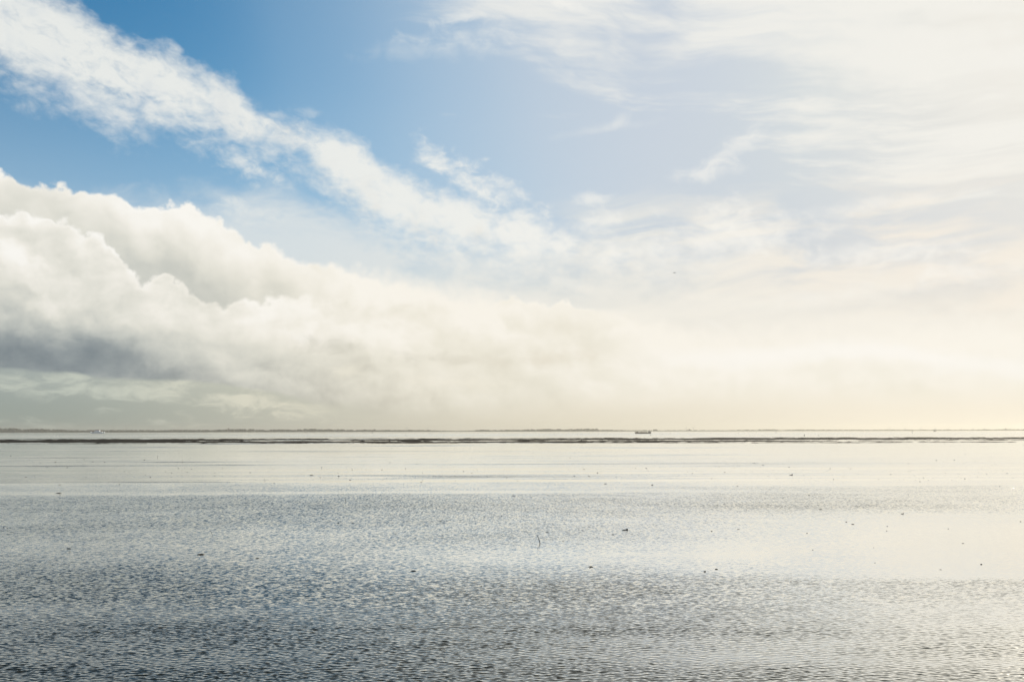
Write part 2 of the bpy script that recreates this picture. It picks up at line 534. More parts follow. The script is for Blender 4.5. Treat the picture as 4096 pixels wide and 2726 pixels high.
water_mat, w_o = new_mat('shallow_water')
g = S.nt.nodes.new('ShaderNodeNewGeometry')
sp = S.nt.nodes.new('ShaderNodeSeparateXYZ')
S.nt.links.new(g.outputs['Position'], sp.inputs[0])
X, Y = S(sp.outputs[0]), S(sp.outputs[1])
Yp = S.m('MAXIMUM', Y, 1.0)
pos = vec(X, Y, 0.0)
wob = noise(vec(X * 0.02, Y * 0.02, 1.0), 1.0, 4, 0.55)
wob_f = noise(vec(X * 0.012, Y * 0.05, 2.0), 1.0, 5, 0.6)
side = X / Yp
wob_c = noise(vec(X * 0.045, Y * 0.05, 3.0), 1.0, 5, 0.6)
Q = K_Q / (Yp + wob * 9.0 * smooth(Y, 30, 90) + (wob_f * 8.0 + wob_c * 7.0) * smooth(Y, 90, 140))
aL = curve(Q, A_LEFT, 0, 1400, sharp=True)
aM = curve(Q, A_MID, 0, 1400, sharp=True)
aR = curve(Q, A_RIGHT, 0, 1400, sharp=True)
A0 = aL + (aM - aL) * smooth(side, -0.5, 0.0)
A0 = A0 + (aR - A0) * smooth(side, -0.02, 0.46)
# catspaws: patches of stronger and weaker ruffling, long across the wind
cat = noise(vec(X * 0.035, Y * 0.06, 5.0), 1.0, 5, 0.55, 0.4)
cat2 = noise(vec(X * 0.25, Y * 0.30, 6.0), 1.0, 4, 0.5)
A1 = A0 * (1.0 + cat * 1.6 + cat2 * 0.8)
# streaks on the flats: thin pools lying along the shore
wob_s = noise(vec(X * 0.05, Y * 0.08, 44.0), 1.0, 5, 0.65)
LG = S.m('LOGARITHM', Yp, math.e)
Qf = K_Q / (Yp * (1.0 + wob_f * 0.03 + wob_s * 0.018)) + side * 4.0
fl = smooth(Qf, 204, 199)
A_FLAT = [(0, .010), (6, .010), (7, .004), (10, .004), (11, .035), (21, .035), (22.5, .010), (26, .012), (27, .030), (29, .010), (50, .012), (69, .014), (71, .030), (74, .012), (92, .014), (97, .030), (100, .014), (110, .026), (122, .032), (126, .020), (130, .034), (148, .026), (151, .010), (154, .012), (160, .030), (164, .030), (167, .008), (170, .010), (172, .038), (181, .034), (183, .008), (187, .010), (189, .034), (193, .030), (195, .006), (200, .006), (240, .006)]
A_f = curve(Qf, A_FLAT, 0, 240, sharp=True)
A1 = A1 + (A_f - A1) * fl
st1 = noise(vec(side * 2.2, LG * 9.0, 8.0), 1.0, 6, 0.62, 0.2)
st2 = noise(vec(side * 6.0, LG * 34.0, 9.0), 1.0, 5, 0.62, 0.2)
streak_g = st1 * 1.4 + st2 * 0.8
flat_r = smooth(streak_g, -0.02, 0.30)
A1 = A1 + fl * flat_r * 0.085 * smooth(side, 0.75, -0.3) * (0.35 + smooth(st1, -0.05, 0.15))
# slopes of the ripples too small to be built; their steep faces lie towards the shore
near = smooth(Y, 51.5, 37) * smooth(Y, 29, 30)
sl = noise(vec(X * 0.62, Y * 1.0, 0.0), 6.5, 3, 0.62, col=True)
sl2 = noise(vec(X * 1.0, Y * 0.16, 30.0), 6.5, 3, 0.62, col=True)


def xyz(c):
    n = S.nt.nodes.new('ShaderNodeSeparateXYZ')
    S.nt.links.new(c.s, n.inputs[0])
    return [S(n.outputs[k]) for k in range(3)]


s1, s2 = xyz(sl), xyz(sl2)
far = smooth(Y, 55, 95)
k_sl = A1 * (1.80 - near * 1.65)
sx = ((s1[0] - 0.5) * 5.5 + (s2[0] - 0.5) * far * 4.0) * k_sl
sy = ((s1[1] - 0.5) * 8.0 + (s2[1] - 0.5) * far * 4.5 + 0.66) * k_sl
gn = xyz(S(g.outputs['Normal']))
nv = vec(gn[0] - sx, gn[1] - sy, gn[2])
nn = S.nt.nodes.new('ShaderNodeVectorMath')
nn.operation = 'NORMALIZE'
S.nt.links.new(nv.s, nn.inputs[0])
N_ = nn.outputs[0]
lw = S.nt.nodes.new('ShaderNodeLayerWeight')
lw.inputs['Blend'].default_value = 0.5
S.nt.links.new(N_, lw.inputs['Normal'])
# sky glare near the sun built into the reflectivity, higher to the right
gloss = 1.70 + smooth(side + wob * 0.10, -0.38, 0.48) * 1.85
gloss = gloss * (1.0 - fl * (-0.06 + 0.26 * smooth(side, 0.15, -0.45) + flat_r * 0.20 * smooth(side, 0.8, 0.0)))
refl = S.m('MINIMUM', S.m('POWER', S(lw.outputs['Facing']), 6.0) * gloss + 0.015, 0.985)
mud_n = noise(vec(X * 0.05, Y * 0.12, 17.0), 1.0, 6, 0.6)
mud = mixc(smooth(mud_n, -0.15, 0.2), (0.028, 0.031, 0.024), (0.050, 0.050, 0.038))
mud = mixc(fl * smooth(streak_g, 0.05, 0.35), mud, (0.20, 0.18, 0.145))
dif = S.nt.nodes.new('ShaderNodeBsdfDiffuse')
S.nt.links.new(mud.s, dif.inputs[0])


def glossy(rough):
    n = S.nt.nodes.new('ShaderNodeBsdfGlossy')
    n.inputs[0].default_value = (0.985, 0.975, 0.93, 1)
    if isinstance(rough, S):
        S.nt.links.new(rough.s, n.inputs['Roughness'])
    else:
        n.inputs['Roughness'].default_value = rough
    S.nt.links.new(N_, n.inputs['Normal'])
    return n.outputs[0]


def mixs(f, a_, b_):
    n = S.nt.nodes.new('ShaderNodeMixShader')
    if isinstance(f, S):
        S.nt.links.new(f.s, n.inputs[0])
    else:
        n.inputs[0].default_value = f
    S.nt.links.new(a_, n.inputs[1])
    S.nt.links.new(b_, n.inputs[2])
    return n.outputs[0]


sheen = mixs(smooth(A1, 0.03, 0.09) * (0.003 + near * 0.20) + 0.002, glossy(0.05 + smooth(Y, 60, 300) * 0.05), glossy(0.23))
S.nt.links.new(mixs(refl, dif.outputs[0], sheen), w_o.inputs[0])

# far sheet
bm = bmesh.new()
xs = [-16000, -6000, -1500, -400, 400, 1500, 6000, 16000]
ys = [-400, 0, 20, 60, 200, 800, 3000, 8000, 16000]
vv = [[bm.verts.new((x, y, 0)) for x in xs] for y in ys]
for i in range(len(ys) - 1):
    for j in range(len(xs) - 1):
        bm.faces.new((vv[i][j], vv[i][j + 1], vv[i + 1][j + 1], vv[i + 1][j]))
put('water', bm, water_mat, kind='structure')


# near sheet with the ripples as real waves
def ripples():
    n_row, n_col = 950, 1450
    r = 29.0 * (52.0 / 29.0) ** np.linspace(0, 1, n_row)
    r = np.interp(np.linspace(0, 1, n_row), np.linspace(0, 1, n_row), r)
    a = np.linspace(-math.tan(R(31.5)), math.tan(R(31.5)), n_col)
    yy = np.repeat(r[:, None], n_col, 1)
    xx = yy * a[None, :]
    q = K_Q / yy
    sd = xx / yy
    amp = curve_np(A_LEFT, q)
    amp += (curve_np(A_MID, q) - amp) * sst(sd, -0.5, 0.0)
    amp += (curve_np(A_RIGHT, q) - amp) * sst(sd, -0.02, 0.46)
    z = np.zeros_like(xx)
    dxx = np.zeros_like(xx)
    dyy = np.zeros_like(xx)
    # catspaws
    mod = np.ones_like(xx)
    for k in range(14):
        wl = RNG.uniform(2.5, 14)
        th = RNG.normal(math.pi / 2, 0.5)
        mod += 0.075 * np.sin(2 * math.pi / wl * (xx * math.cos(th) * 0.7 + yy * math.sin(th)) + RNG.uniform(0, 6.28))
    amp = amp * np.clip(mod, 0.35, 2.0)
    n_w = 64
    tot = 0
    for k in range(n_w):
        wl = 0.095 * (0.42 / 0.095) ** RNG.uniform(0, 1)
        th = RNG.normal(math.pi / 2 + 0.12, 0.42)
        kk = 2 * math.pi / wl
        w = (wl / 0.17) ** -0.3 if wl > 0.17 else (wl / 0.17) ** 0.5
        s_ = w / math.sqrt(n_w)
        tot += 0.5 * s_ * s_
        ph = kk * (xx * math.cos(th) + yy * math.sin(th)) + RNG.uniform(0, 6.28)
        sn, cs = np.sin(ph), np.cos(ph)
        z += s_ / kk * sn
        dxx += s_ / kk * math.cos(th) * cs
        dyy += s_ / kk * math.sin(th) * cs
    amp = amp * 1.65 / math.sqrt(tot)
    # fade out at the rim of the sheet
    f = sst(yy, 51.5, 37) * sst(yy, 29, 30) * sst(np.abs(sd), 0.610, 0.590)
    amp *= f
    co = np.stack([xx + dxx * amp * 0.9, yy + dyy * amp * 0.9, z * amp + 0.006 + 0.02 * sst(f, 0, 0.3)], -1).reshape(-1, 3)
    idx = np.arange(n_row * n_col).reshape(n_row, n_col)
    quad = np.stack([idx[:-1, :-1], idx[:-1, 1:], idx[1:, 1:], idx[1:, :-1]], -1).reshape(-1, 4)
    me = bpy.data.meshes.new('water')
    me.vertices.add(len(co))
    me.vertices.foreach_set('co', co.astype(np.float32).ravel())
    me.loops.add(quad.size)
    me.loops.foreach_set('vertex_index', quad.astype(np.int32).ravel())
    me.polygons.add(len(quad))
    me.polygons.foreach_set('loop_start', np.arange(0, quad.size, 4, dtype=np.int32))
    me.polygons.foreach_set('use_smooth', np.ones(len(quad), dtype=bool))
    me.update()
    return me


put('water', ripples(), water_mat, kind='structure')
# ------------------------------------------------------------------ mussel bank: dark ragged ridges across the flats
def mussel_bank():
    from mathutils import noise as mn
    qs = np.arange(28.5, 54.0, 0.38)
    ss = np.linspace(-0.575, 0.575, 1250)
    QQ, SS = np.meshgrid(qs, ss, indexing='ij')
    px = 2048 + SS * F_PX
    nz = np.zeros_like(QQ)
    nz2 = np.zeros_like(QQ)
    for i in range(QQ.shape[0]):
        for j in range(QQ.shape[1]):
            v = Vector((SS[i, j] * 26, QQ[i, j] * 0.30, 0))
            nz[i, j] = mn.fractal(v, 0.75, 2.1, 4, noise_basis='PERLIN_ORIGINAL')
            nz2[i, j] = mn.noise(Vector((SS[i, j] * 150, QQ[i, j] * 1.1, 4)))
    mid = sst(px, 650, 950)
    u_c = np.interp(px, [0, 400, 900, 1250, 1500, 2048, 2600, 3300, 4096], [37, 37.5, 34.5, 33.2, 36.5, 35.5, 35, 35, 34.5])
    u_w = np.interp(px, [0, 300, 500, 850, 1100, 1400, 1600, 2048, 2600, 3300, 4096], [3.8, 5.0, 6.0, 3.0, 1.2, 1.2, 3.0, 2.4, 2.6, 3.4, 3.0])
    l_c = np.interp(px, [0, 800, 1250, 1700, 2300, 3000, 3400, 4096], [41, 42, 42.5, 45, 43.5, 43, 43, 42])
    l_w = np.interp(px, [0, 800, 1300, 1700, 2300, 2900, 3400, 4096], [1.5, 2.2, 2.4, 1.6, 2.6, 2.0, .7, .4])
    b_c = np.interp(px, [0, 1000, 2500, 3300, 4096], [47, 48, 48, 49.5, 49.5])
    b_w = np.interp(px, [0, 1200, 2400, 2900, 3300, 3800, 4096], [.2, .3, .7, .9, 1.2, .9, .5])
    t_c = np.interp(px, [0, 4096], [30.3, 30.5])
    m = (u_w - np.abs(QQ - u_c)) * 0.5
    m = np.maximum(m, (l_w - np.abs(QQ - l_c)) * 0.5)
    m = np.maximum(m, (b_w - np.abs(QQ - b_c)) * 0.6 - 0.15)
    m = np.maximum(m, (0.8 - np.abs(QQ - t_c)) * 0.6 - 0.30)
    m = m + 0.22 - 0.25 * sst(px, 2300, 3600) + nz * 0.95 + nz2 * 0.55
    h = np.clip(m, 0, 1.2) * 0.42 * (0.8 + 0.5 * nz2)
    h = np.where(m > 0, np.maximum(h, 0.03), 0.0)
    D = K_Q / QQ
    co = np.stack([SS * D, D, h + 0.004], -1)
    n_r, n_c = QQ.shape
    use = np.zeros((n_r, n_c), int) - 1
    keep = (m[:-1, :-1] > 0).astype(int) + (m[:-1, 1:] > 0) + (m[1:, :-1] > 0) + (m[1:, 1:] > 0)
    cells = np.argwhere(keep >= 2)
    verts, faces = [], []

    def vid(i, j):
        if use[i, j] < 0:
            use[i, j] = len(verts)
            verts.append(co[i, j])
        return use[i, j]
    for i, j in cells:
        faces.append((vid(i, j), vid(i + 1, j), vid(i + 1, j + 1), vid(i, j + 1))[::-1])
    me = bpy.data.meshes.new('mussel_bank')
    me.from_pydata([tuple(v) for v in verts], [], faces)
    return me


bank_mat = plain('dark_mussels_and_weed', (0.014, 0.010, 0.006), 1.0, 0.5, 0.4, 0.04)
put('mussel_bank', mussel_bank(), bank_mat, kind='stuff')

# ------------------------------------------------------------------ the far shore
SHORE = 9000.0
land_mat = plain('far_grass_dike', (0.11, 0.112, 0.06), 0.95, 0.25, 0.01, 0.1)
wood_mat = plain('far_winter_trees', (0.06, 0.058, 0.042), 0.95, 0.3, 0.05, 0.1)
bark_mat = plain('bark', (0.05, 0.04, 0.03), 0.95, 0.2, 0.5)


def at(px, dist):
    """x of that column of the photograph at a distance along y"""
    return at_dist(px, 1722, dist).x


def land():
    bm = bmesh.new()
    prof = [(0, -0.5), (6, 0.6), (14, 4.6), (18, 5.0), (24, 4.8), (40, 2.0), (900, 2.0), (9000, 2.0)]
    xs = np.linspace(-13000, 13000, 81)
    rows = []
    for x in xs:
        wob_ = 40 * math.sin(x * 0.0011) + 25 * math.sin(x * 0.0027 + 1)
        rows.append([bm.verts.new((x, SHORE + wob_ + p[0], p[1] * (1.0 if p[0] > 30 else 0.9 + 0.2 * math.sin(x * 0.004)))) for p in prof])
    for a, b in zip(rows[:-1], rows[1:]):
        for k in range(len(prof) - 1):
            bm.faces.new((a[k], b[k], b[k + 1], a[k + 1]))
    return bm


put('far_land', land(), land_mat, kind='structure')


def blob(bm, c, r, rng, squash=0.8, sub=1, rough=0.22):
    """one clump of leaves or a lump: a small ball with an uneven skin"""
    res = bmesh.ops.create_icosphere(bm, subdivisions=sub, radius=1.0)
    for v in res['verts']:
        k = 1 + rng.uniform(-rough, rough)
        v.co = Vector((c[0] + v.co.x * r * k, c[1] + v.co.y * r * k, c[2] + v.co.z * r * k * squash))


def woods():
    bm = bmesh.new()
    rng = random.Random(5)
    # height of the line of trees and hedges along the photograph, in metres
    prof = [(-200, 10), (0, 13), (60, 13), (90, 10), (150, 12), (230, 9), (300, 8), (480, 7.5), (620, 7), (760, 8), (860, 7), (930, 10), (1060, 8), (1200, 8), (1240, 10), (1300, 8), (1330, 9), (1420, 6), (1550, 9), (1700, 8), (1760, 5), (1880, 5), (1920, 9), (1980, 7), (2060, 9), (2200, 11), (2330, 12), (2420, 11), (2520, 8), (2640, 7), (2750, 7), (2900, 6), (3080, 11), (3130, 8), (3260, 9), (3400, 7), (3600, 7), (3850, 6), (4000, 8), (4300, 7)]
    pxs, hs = [p[0] for p in prof], [p[1] for p in prof]
    px = -200.0
    while px < 4300:
        h = float(np.interp(px, pxs, hs)) * rng.uniform(0.7, 1.35) * (2.4 if px < 1500 else 1.6 if px < 2400 else 1.1)
        y = SHORE + rng.uniform(70, 260)
        x = at(px, y)
        r = h * rng.uniform(0.32, 0.5)
        blob(bm, (x, y, 2 + h - r * 0.8), r, rng)
        blob(bm, (x + rng.uniform(-r, r), y + 4, 2 + h * 0.4), r * 1.1, rng, 0.9)
        px += rng.uniform(1.5, 4.5)
    return bm


put('far_woods', woods(), wood_mat, kind='stuff')


def far_tree(px, top, width, label, seed):
    """a tree or thicket that stands out of the far line: trunk and crown"""
    rng = random.Random(seed)
    y = SHORE + rng.uniform(40, 66)
    p = at_dist(px, 1722, y)
    m_px = y / F_PX
    h = (1721.5 + (px - 2048) * 0.0022 - top) * m_px + 6.5
    w = width * m_px
    t = thing('tree', label, 'tree', (p.x, y, 1.8), 0, 'trees that stand out along the far shore')
    bm = bmesh.new()
    bmesh.ops.create_cone(bm, segments=6, radius1=0.7, radius2=0.35, depth=h * 0.6, matrix=Matrix.Translation((0, 0, h * 0.3)), cap_ends=True)
    put('trunk', bm, bark_mat, t)
    bm = bmesh.new()
    for k in range(9):
        a = rng.uniform(0, 6.28)
        rr = rng.uniform(0, 1) ** 0.5
        r = min(w, h) * rng.uniform(0.16, 0.28)
        zz = h - r - (h * 0.55) * rr * rng.uniform(0.3, 1.0)
        blob(bm, (math.cos(a) * rr * (w / 2 - r), math.sin(a) * rr * w * 0.25, zz), r, rng, 0.85)
    put('crown', bm, wood_mat, t)


TREES = [
    (22, 1709, 34, 'broad low grey thicket at the left edge of the far shore'),
    (110, 1708, 26, 'taller rounded clump of trees left of the white ferry on the far shore'),
    (140, 1711, 26, 'lower clump of trees joined to the taller rounded clump left of the ferry'),
    (350, 1711, 18, 'low bushy clump of trees just behind the stern of the white ferry'),
    (452, 1713, 16, 'bare low clump of trees behind the small left wind turbine'),
    (525, 1711, 20, 'small tree clump right beside the foot of the tall left wind turbine'),
    (570, 1713, 14, 'narrow tree clump between the tall left turbine and the rounded lone tree'),
    (613, 1711, 16, 'loose tree clump to the left of the rounded lone tree'),
    (685, 1709, 13, 'rounded lone tree on the open stretch left of the farmhouse mound'),
    (780, 1711, 26, 'wide flat thicket left of the farmhouse mound'),
    (952, 1711, 18, 'tree clump just right of the farmhouse with the square tower'),
    (994, 1711, 10, 'small upright tree right of the farmhouse mound'),
    (1052, 1714, 20, 'low clump of trees right of the thin tall mast'),
    (1120, 1715, 20, 'low clump of trees between the thin mast and the pointed grove'),
    (1224, 1709, 26, 'pointed grove of trees with a mast rising from it'),
    (1310, 1713, 32, 'wide dome of trees right of the pointed grove'),
    (1405, 1718, 22, 'low pale thicket left of the red topped beacon pole'),
    (1557, 1713, 16, 'square clump of trees right of the red topped beacon pole'),
    (1640, 1716, 40, 'long low grove under the left of the middle pair of turbines'),
    (1920, 1718, 40, 'pale wide grove in the middle of the far shore'),
    (2095, 1717, 26, 'pale hazy grove left of the square stone tower'),
    (2190, 1716, 30, 'pale hazy grove in two humps just left of the square stone tower'),
    (2320, 1717, 46, 'long pale grove at the foot of the square stone tower'),
    (2620, 1716, 24, 'pale grove right behind the bow of the cargo ship'),
    (2758, 1717, 16, 'small rounded pale grove between the two turbines right of the cargo ship'),
    (3090, 1719, 44, 'hazy grove behind the thin pole left of the stout post'),
    (3205, 1721, 26, 'hazy grove over the stout post in the channel'),
    (4023, 1720, 12, 'very pale pointed grove near the right edge of the far shore'),
]
for i, (px, top, w_, lb) in enumerate(TREES):
    far_tree(px, top, w_, lb, 100 + i)


# ------------------------------------------------------------------ small mesh tools
def box(bm, x0, x1, y0, y1, z0, z1, taper=0.0):
    vs = [bm.verts.new(p) for p in ((x0, y0, z0), (x1, y0, z0), (x1, y1, z0), (x0, y1, z0),
                                    (x0 + taper, y0 + taper, z1), (x1 - taper, y0 + taper, z1), (x1 - taper, y1 - taper, z1), (x0 + taper, y1 - taper, z1))]
    for f in ((0, 3, 2, 1), (4, 5, 6, 7), (0, 1, 5, 4), (1, 2, 6, 5), (2, 3, 7, 6), (3, 0, 4, 7)):
        bm.faces.new([vs[k] for k in f])


def tube(bm, a, b, r0, r1=None, seg=8):
    a, b = Vector(a), Vector(b)
    r1 = r0 if r1 is None else r1
    d = b - a
    m = Matrix.Translation((a + b) / 2) @ d.to_track_quat('Z', 'Y').to_matrix().to_4x4()
    bmesh.ops.create_cone(bm, segments=seg, radius1=r0, radius2=r1, depth=d.length, matrix=m, cap_ends=True)


def loft(bm, sections):
    """skin through rings of equal length, ends closed"""
    rings = [[bm.verts.new(p) for p in s_] for s_ in sections]
    n = len(rings[0])
    for a, b in zip(rings[:-1], rings[1:]):
        for k in range(n):
            bm.faces.new((a[k], a[(k + 1) % n], b[(k + 1) % n], b[k]))
    bm.faces.new(rings[0][::-1])
    bm.faces.new(rings[-1])


def one(name, mat, parent, fn, *args, **kw):
    bm = bmesh.new()
    fn(bm, *args)
    bmesh.ops.recalc_face_normals(bm, faces=bm.faces)
    return put(name, bm, mat, parent, **kw)


white_paint = plain('white_paint', (0.62, 0.68, 0.74), 0.5, 0.08, 0.2)
red_paint = plain('dull_red_paint', (0.22, 0.07, 0.05), 0.6, 0.15, 0.3)
dark_glass = plain('dark_windows', (0.03, 0.035, 0.05), 0.2, 0.2, 0.5)
rust = plain('brown_hull_paint', (0.20, 0.155, 0.085), 0.75, 0.3, 0.2)
rust_dark = plain('dark_hull_paint', (0.12, 0.10, 0.07), 0.75, 0.3, 0.2)
grey_paint = plain('grey_paint', (0.35, 0.36, 0.36), 0.6, 0.12, 0.3)
turbine_mat = plain('turbine_white', (0.25, 0.26, 0.26), 0.5, 0.05, 0.1)
brick = plain('dark_brick', (0.13, 0.09, 0.07), 0.9, 0.2, 0.2)
roof_mat = plain('roof_tiles', (0.09, 0.06, 0.05), 0.9, 0.2, 0.3)
stone = plain('tower_stone', (0.10, 0.085, 0.065), 0.9, 0.2, 0.2)
wood = plain('wet_dark_wood', (0.022, 0.018, 0.013), 0.8, 0.35, 6.0)
clump_mat = plain('wet_weed_and_mud', (0.016, 0.013, 0.009), 0.9, 0.5, 9.0, 0.1)
post_mat = plain('weathered_post', (0.06, 0.045, 0.03), 0.85, 0.3, 1.0)
feather = plain('dark_feathers', (0.035, 0.032, 0.03), 0.9, 0.3, 8.0)


def hull_sections(L, B, z0, z1, sheer=1.0, bow=(0.0, 1.0), rake=1.5, n=13):
    """double-ended or one-ended hull rings from stern to bow"""
    out = []
    for i in range(n):
        t = i / (n - 1)
        x = (t - 0.5) * L
        fb = min(1.0, ((1 - t) / 0.22)) if bow[1] else 1.0
        fs = min(1.0, 0.35 + t / 0.16) if not bow[0] else min(1.0, t / 0.22)
        b = B / 2 * max(0.03, (fb ** 0.6) * (fs ** 0.6))
        zt = z1 + sheer * ((2 * t - 1) ** 2)
        dx_ = rake * (1 if t > 0.5 else -1) * abs(2 * t - 1) ** 3
        out.append([(x, -b * 0.75, z0), (x + dx_ * 0.6, -b, (z0 + zt) / 2), (x + dx_, -b, zt), (x + dx_, b, zt), (x + dx_ * 0.6, b, (z0 + zt) / 2), (x, b * 0.75, z0)])
    return out


# white double-ended car ferry
fd = 4500.0
fx0, fx1 = at(364, fd), at(417, fd)
ferry = thing('ferry', 'white ferry with a dark red bridge deck crossing the far channel', 'ferry', ((fx0 + fx1) / 2, fd, 0), 0)
one('hull', white_paint, ferry, lambda bm: loft(bm, hull_sections(58, 15, -0.6, 3.2, 0.8, (1, 1), 2.0)))
one('car_deck', white_paint, ferry, lambda bm: box(bm, -22, 22, -6.8, 6.8, 3.25, 7.2, 0.3))
for k in range(4):
    one('deck_opening', dark_glass, ferry, lambda bm: box(bm, -19 + 9.6 * k, -13 + 9.6 * k, -6.86, -6.6, 4.4, 6.2))
dh = one('saloon', white_paint, ferry, lambda bm: box(bm, -13, 11, -6.0, 6.0, 7.21, 10.6, 0.3))
for k in range(7):
    one('window', dark_glass, dh, lambda bm: box(bm, -11 + 3.0 * k, -9.2 + 3.0 * k, -5.86, -5.5, 8.5, 9.7))
bridge = one('bridge', red_paint, ferry, lambda bm: box(bm, -9, 8, -4.5, 4.5, 13.2, 15.8, 0.5))
one('officers_deck', white_paint, ferry, lambda bm: box(bm, -10, 9, -5.0, 5.0, 10.61, 13.19, 0.2))
one('bridge_window', dark_glass, bridge, lambda bm: box(bm, -8.0, 7.0, -4.42, -4.2, 13.9, 14.9))
for s_ in (-1, 1):
    one('funnel', red_paint, ferry, lambda bm: box(bm, s_ * 21 - 1.3, s_ * 21 + 1.3, -5.5, -3.0, 7.22, 11.6, 0.25))
    rp = one('ramp', white_paint, ferry, lambda bm: box(bm, s_ * 29.8 - 1.6, s_ * 29.8 + 1.6, -4.5, 4.5, 2.6, 7.8, 0.5))
one('mast', grey_paint, ferry, lambda bm: (tube(bm, (-1, 0, 15.7), (-1, 0, 22.5), 0.28, 0.14, 6), box(bm, -2.4, 0.4, -0.15, 0.15, 19.2, 19.5)))

# brown coaster
sd = 2560.0
sx0, sx1 = at(2540, sd), at(2604, sd)
ship = thing('cargo_ship', 'long low brown cargo ship lying in the far channel', 'ship', ((sx0 + sx1) / 2, sd, 0), 0)
one('hull', rust_dark, ship, lambda bm: loft(bm, hull_sections(40, 7, -0.4, 2.3, 0.9, (0, 1), 0.9)))
one('bulwark', rust, ship, lambda bm: loft(bm, hull_sections(39.4, 7.1, 2.0, 3.0, 1.1, (0, 1), 1.0)))
one('hatch_cover', rust, ship, lambda bm: box(bm, -9.5, 9.5, -2.4, 2.4, 3.01, 3.9, 0.2))
one('stern_house', rust, ship, lambda bm: box(bm, -17.6, -12.5, -2.6, 2.6, 3.3, 4.8, 0.3))
one('forecastle', grey_paint, ship, lambda bm: box(bm, 13.5, 19.6, -2.2, 2.2, 3.35, 5.5, 0.35))
one('deck_crane', rust_dark, ship, lambda bm: (tube(bm, (-5.2, 0, 3.0), (-5.2, 0, 5.1), 0.4), tube(bm, (-5.2, 0, 4.6), (-4.0, 0, 5.7), 0.25)))
one('mast', rust_dark, ship, lambda bm: tube(bm, (16.6, 0, 5.5), (16.6, 0, 12.0), 0.16, 0.08))
one('mast', rust_dark, ship, lambda bm: tube(bm, (-13.8, 0, 4.8), (-13.8, 0, 7.6), 0.14, 0.08))
one('signal_pole', rust_dark, ship, lambda bm: (tube(bm, (8.8, 0, 3.8), (8.8, 0, 8.4), 0.10), box(bm, 8.4, 9.2, -0.1, 0.1, 8.4, 9.0)))

# small boat on the right
bd = 4600.0
boat = thing('small_boat', 'small brown boat far out near the right end of the channel', 'boat', (at(3739.5, bd), bd, 0), 0)
one('hull', rust, boat, lambda bm: loft(bm, hull_sections(12.5, 4, -0.3, 1.7, 0.5, (0, 1), 0.6)))
one('cabin', rust_dark, boat, lambda bm: box(bm, -3.6, 1.4, -1.3, 1.3, 1.8, 4.0, 0.3))
one('mast', rust_dark, boat, lambda bm: tube(bm, (-1, 0, 4.0), (-1, 0, 7.0), 0.12))


# ------------------------------------------------------------------ buildings, masts and turbines of the far shore
def upright(px, top, base_dist, base_z=2.0):
    p = at_dist(px, top, base_dist)
    return Vector((p.x, base_dist, base_z)), p.z - base_z


o_, hh = upright(914, 1710.5, SHORE + 30)
farm = thing('farmhouse', 'dark farmhouse with a square tower on the tree mound left of centre', 'house', o_, 0)
fw = one('wall', brick, farm, lambda bm: box(bm, -14, 14, -5, 5, 0, 5.5))
one('roof', roof_mat, farm, lambda bm: loft(bm, [[(-14.6, -5.6, 5.51), (-14.6, 5.6, 5.51), (-14.6, 0, 9.6)], [(14.6, -5.6, 5.51), (14.6, 5.6, 5.51), (14.6, 0, 9.6)]]))
tw = one('tower', brick, farm, lambda bm: box(bm, -5.2, 5.2, -3.2, 3.2, 5.6, hh - 2))
one('tower_roof', roof_mat, farm, lambda bm: box(bm, -5.5, 5.5, -3.5, 3.5, hh - 2, hh, 2.2))
for k in range(5):
    one('window', dark_glass, fw, lambda bm: box(bm, -10 + 5 * k, -8.2 + 5 * k, -5.05, -4.9, 1.8, 3.8))

o_, hh = upright(2387, 1712, SHORE + 30)
tower = thing('stone_tower', 'pale square stone tower standing over the far groves left of the cargo ship', 'tower', o_, 0)
shaft = one('shaft', stone, tower, lambda bm: box(bm, -4.0, 4.0, -2.7, 2.7, 0, hh - 1.2, 0.15))
for k in range(3):
    one('merlon', stone, tower, lambda bm: box(bm, -4.1 + 3.2 * k, -2.1 + 3.2 * k, -2.9, 2.9, hh - 1.19, hh))
for z_ in (hh * 0.45, hh * 0.72):
    one('window', dark_glass, shaft, lambda bm: box(bm, -0.5, 0.5, -2.72, -2.5, z_, z_ + 1.6))

for px, top, lb in ((1044, 1705, 'thin tall lone mast right of the farmhouse mound'),
                    (1224, 1703, 'thin mast rising out of the pointed grove'),
                    (426, 1714, 'short dark chimney like post just right of the white ferry'),
                    (1737, 1715, 'short thin mast right of the middle pair of turbines'),
                    (2892, 1713, 'faint thin mast between the cargo ship and the stout post'),
                    (3436, 1718, 'faint thin mast between the stout post and the right row of turbines')):
    o_, hh = upright(px, top, SHORE + 45)
    ms = thing('mast', lb, 'mast', o_, 0)
    one('pole', grey_paint, ms, lambda bm: tube(bm, (0, 0, 0), (0, 0, hh), 0.55, 0.30, 6))
    one('foot', grey_paint, ms, lambda bm: box(bm, -1.2, 1.2, -1.2, 1.2, 0, 1.2, 0.2))

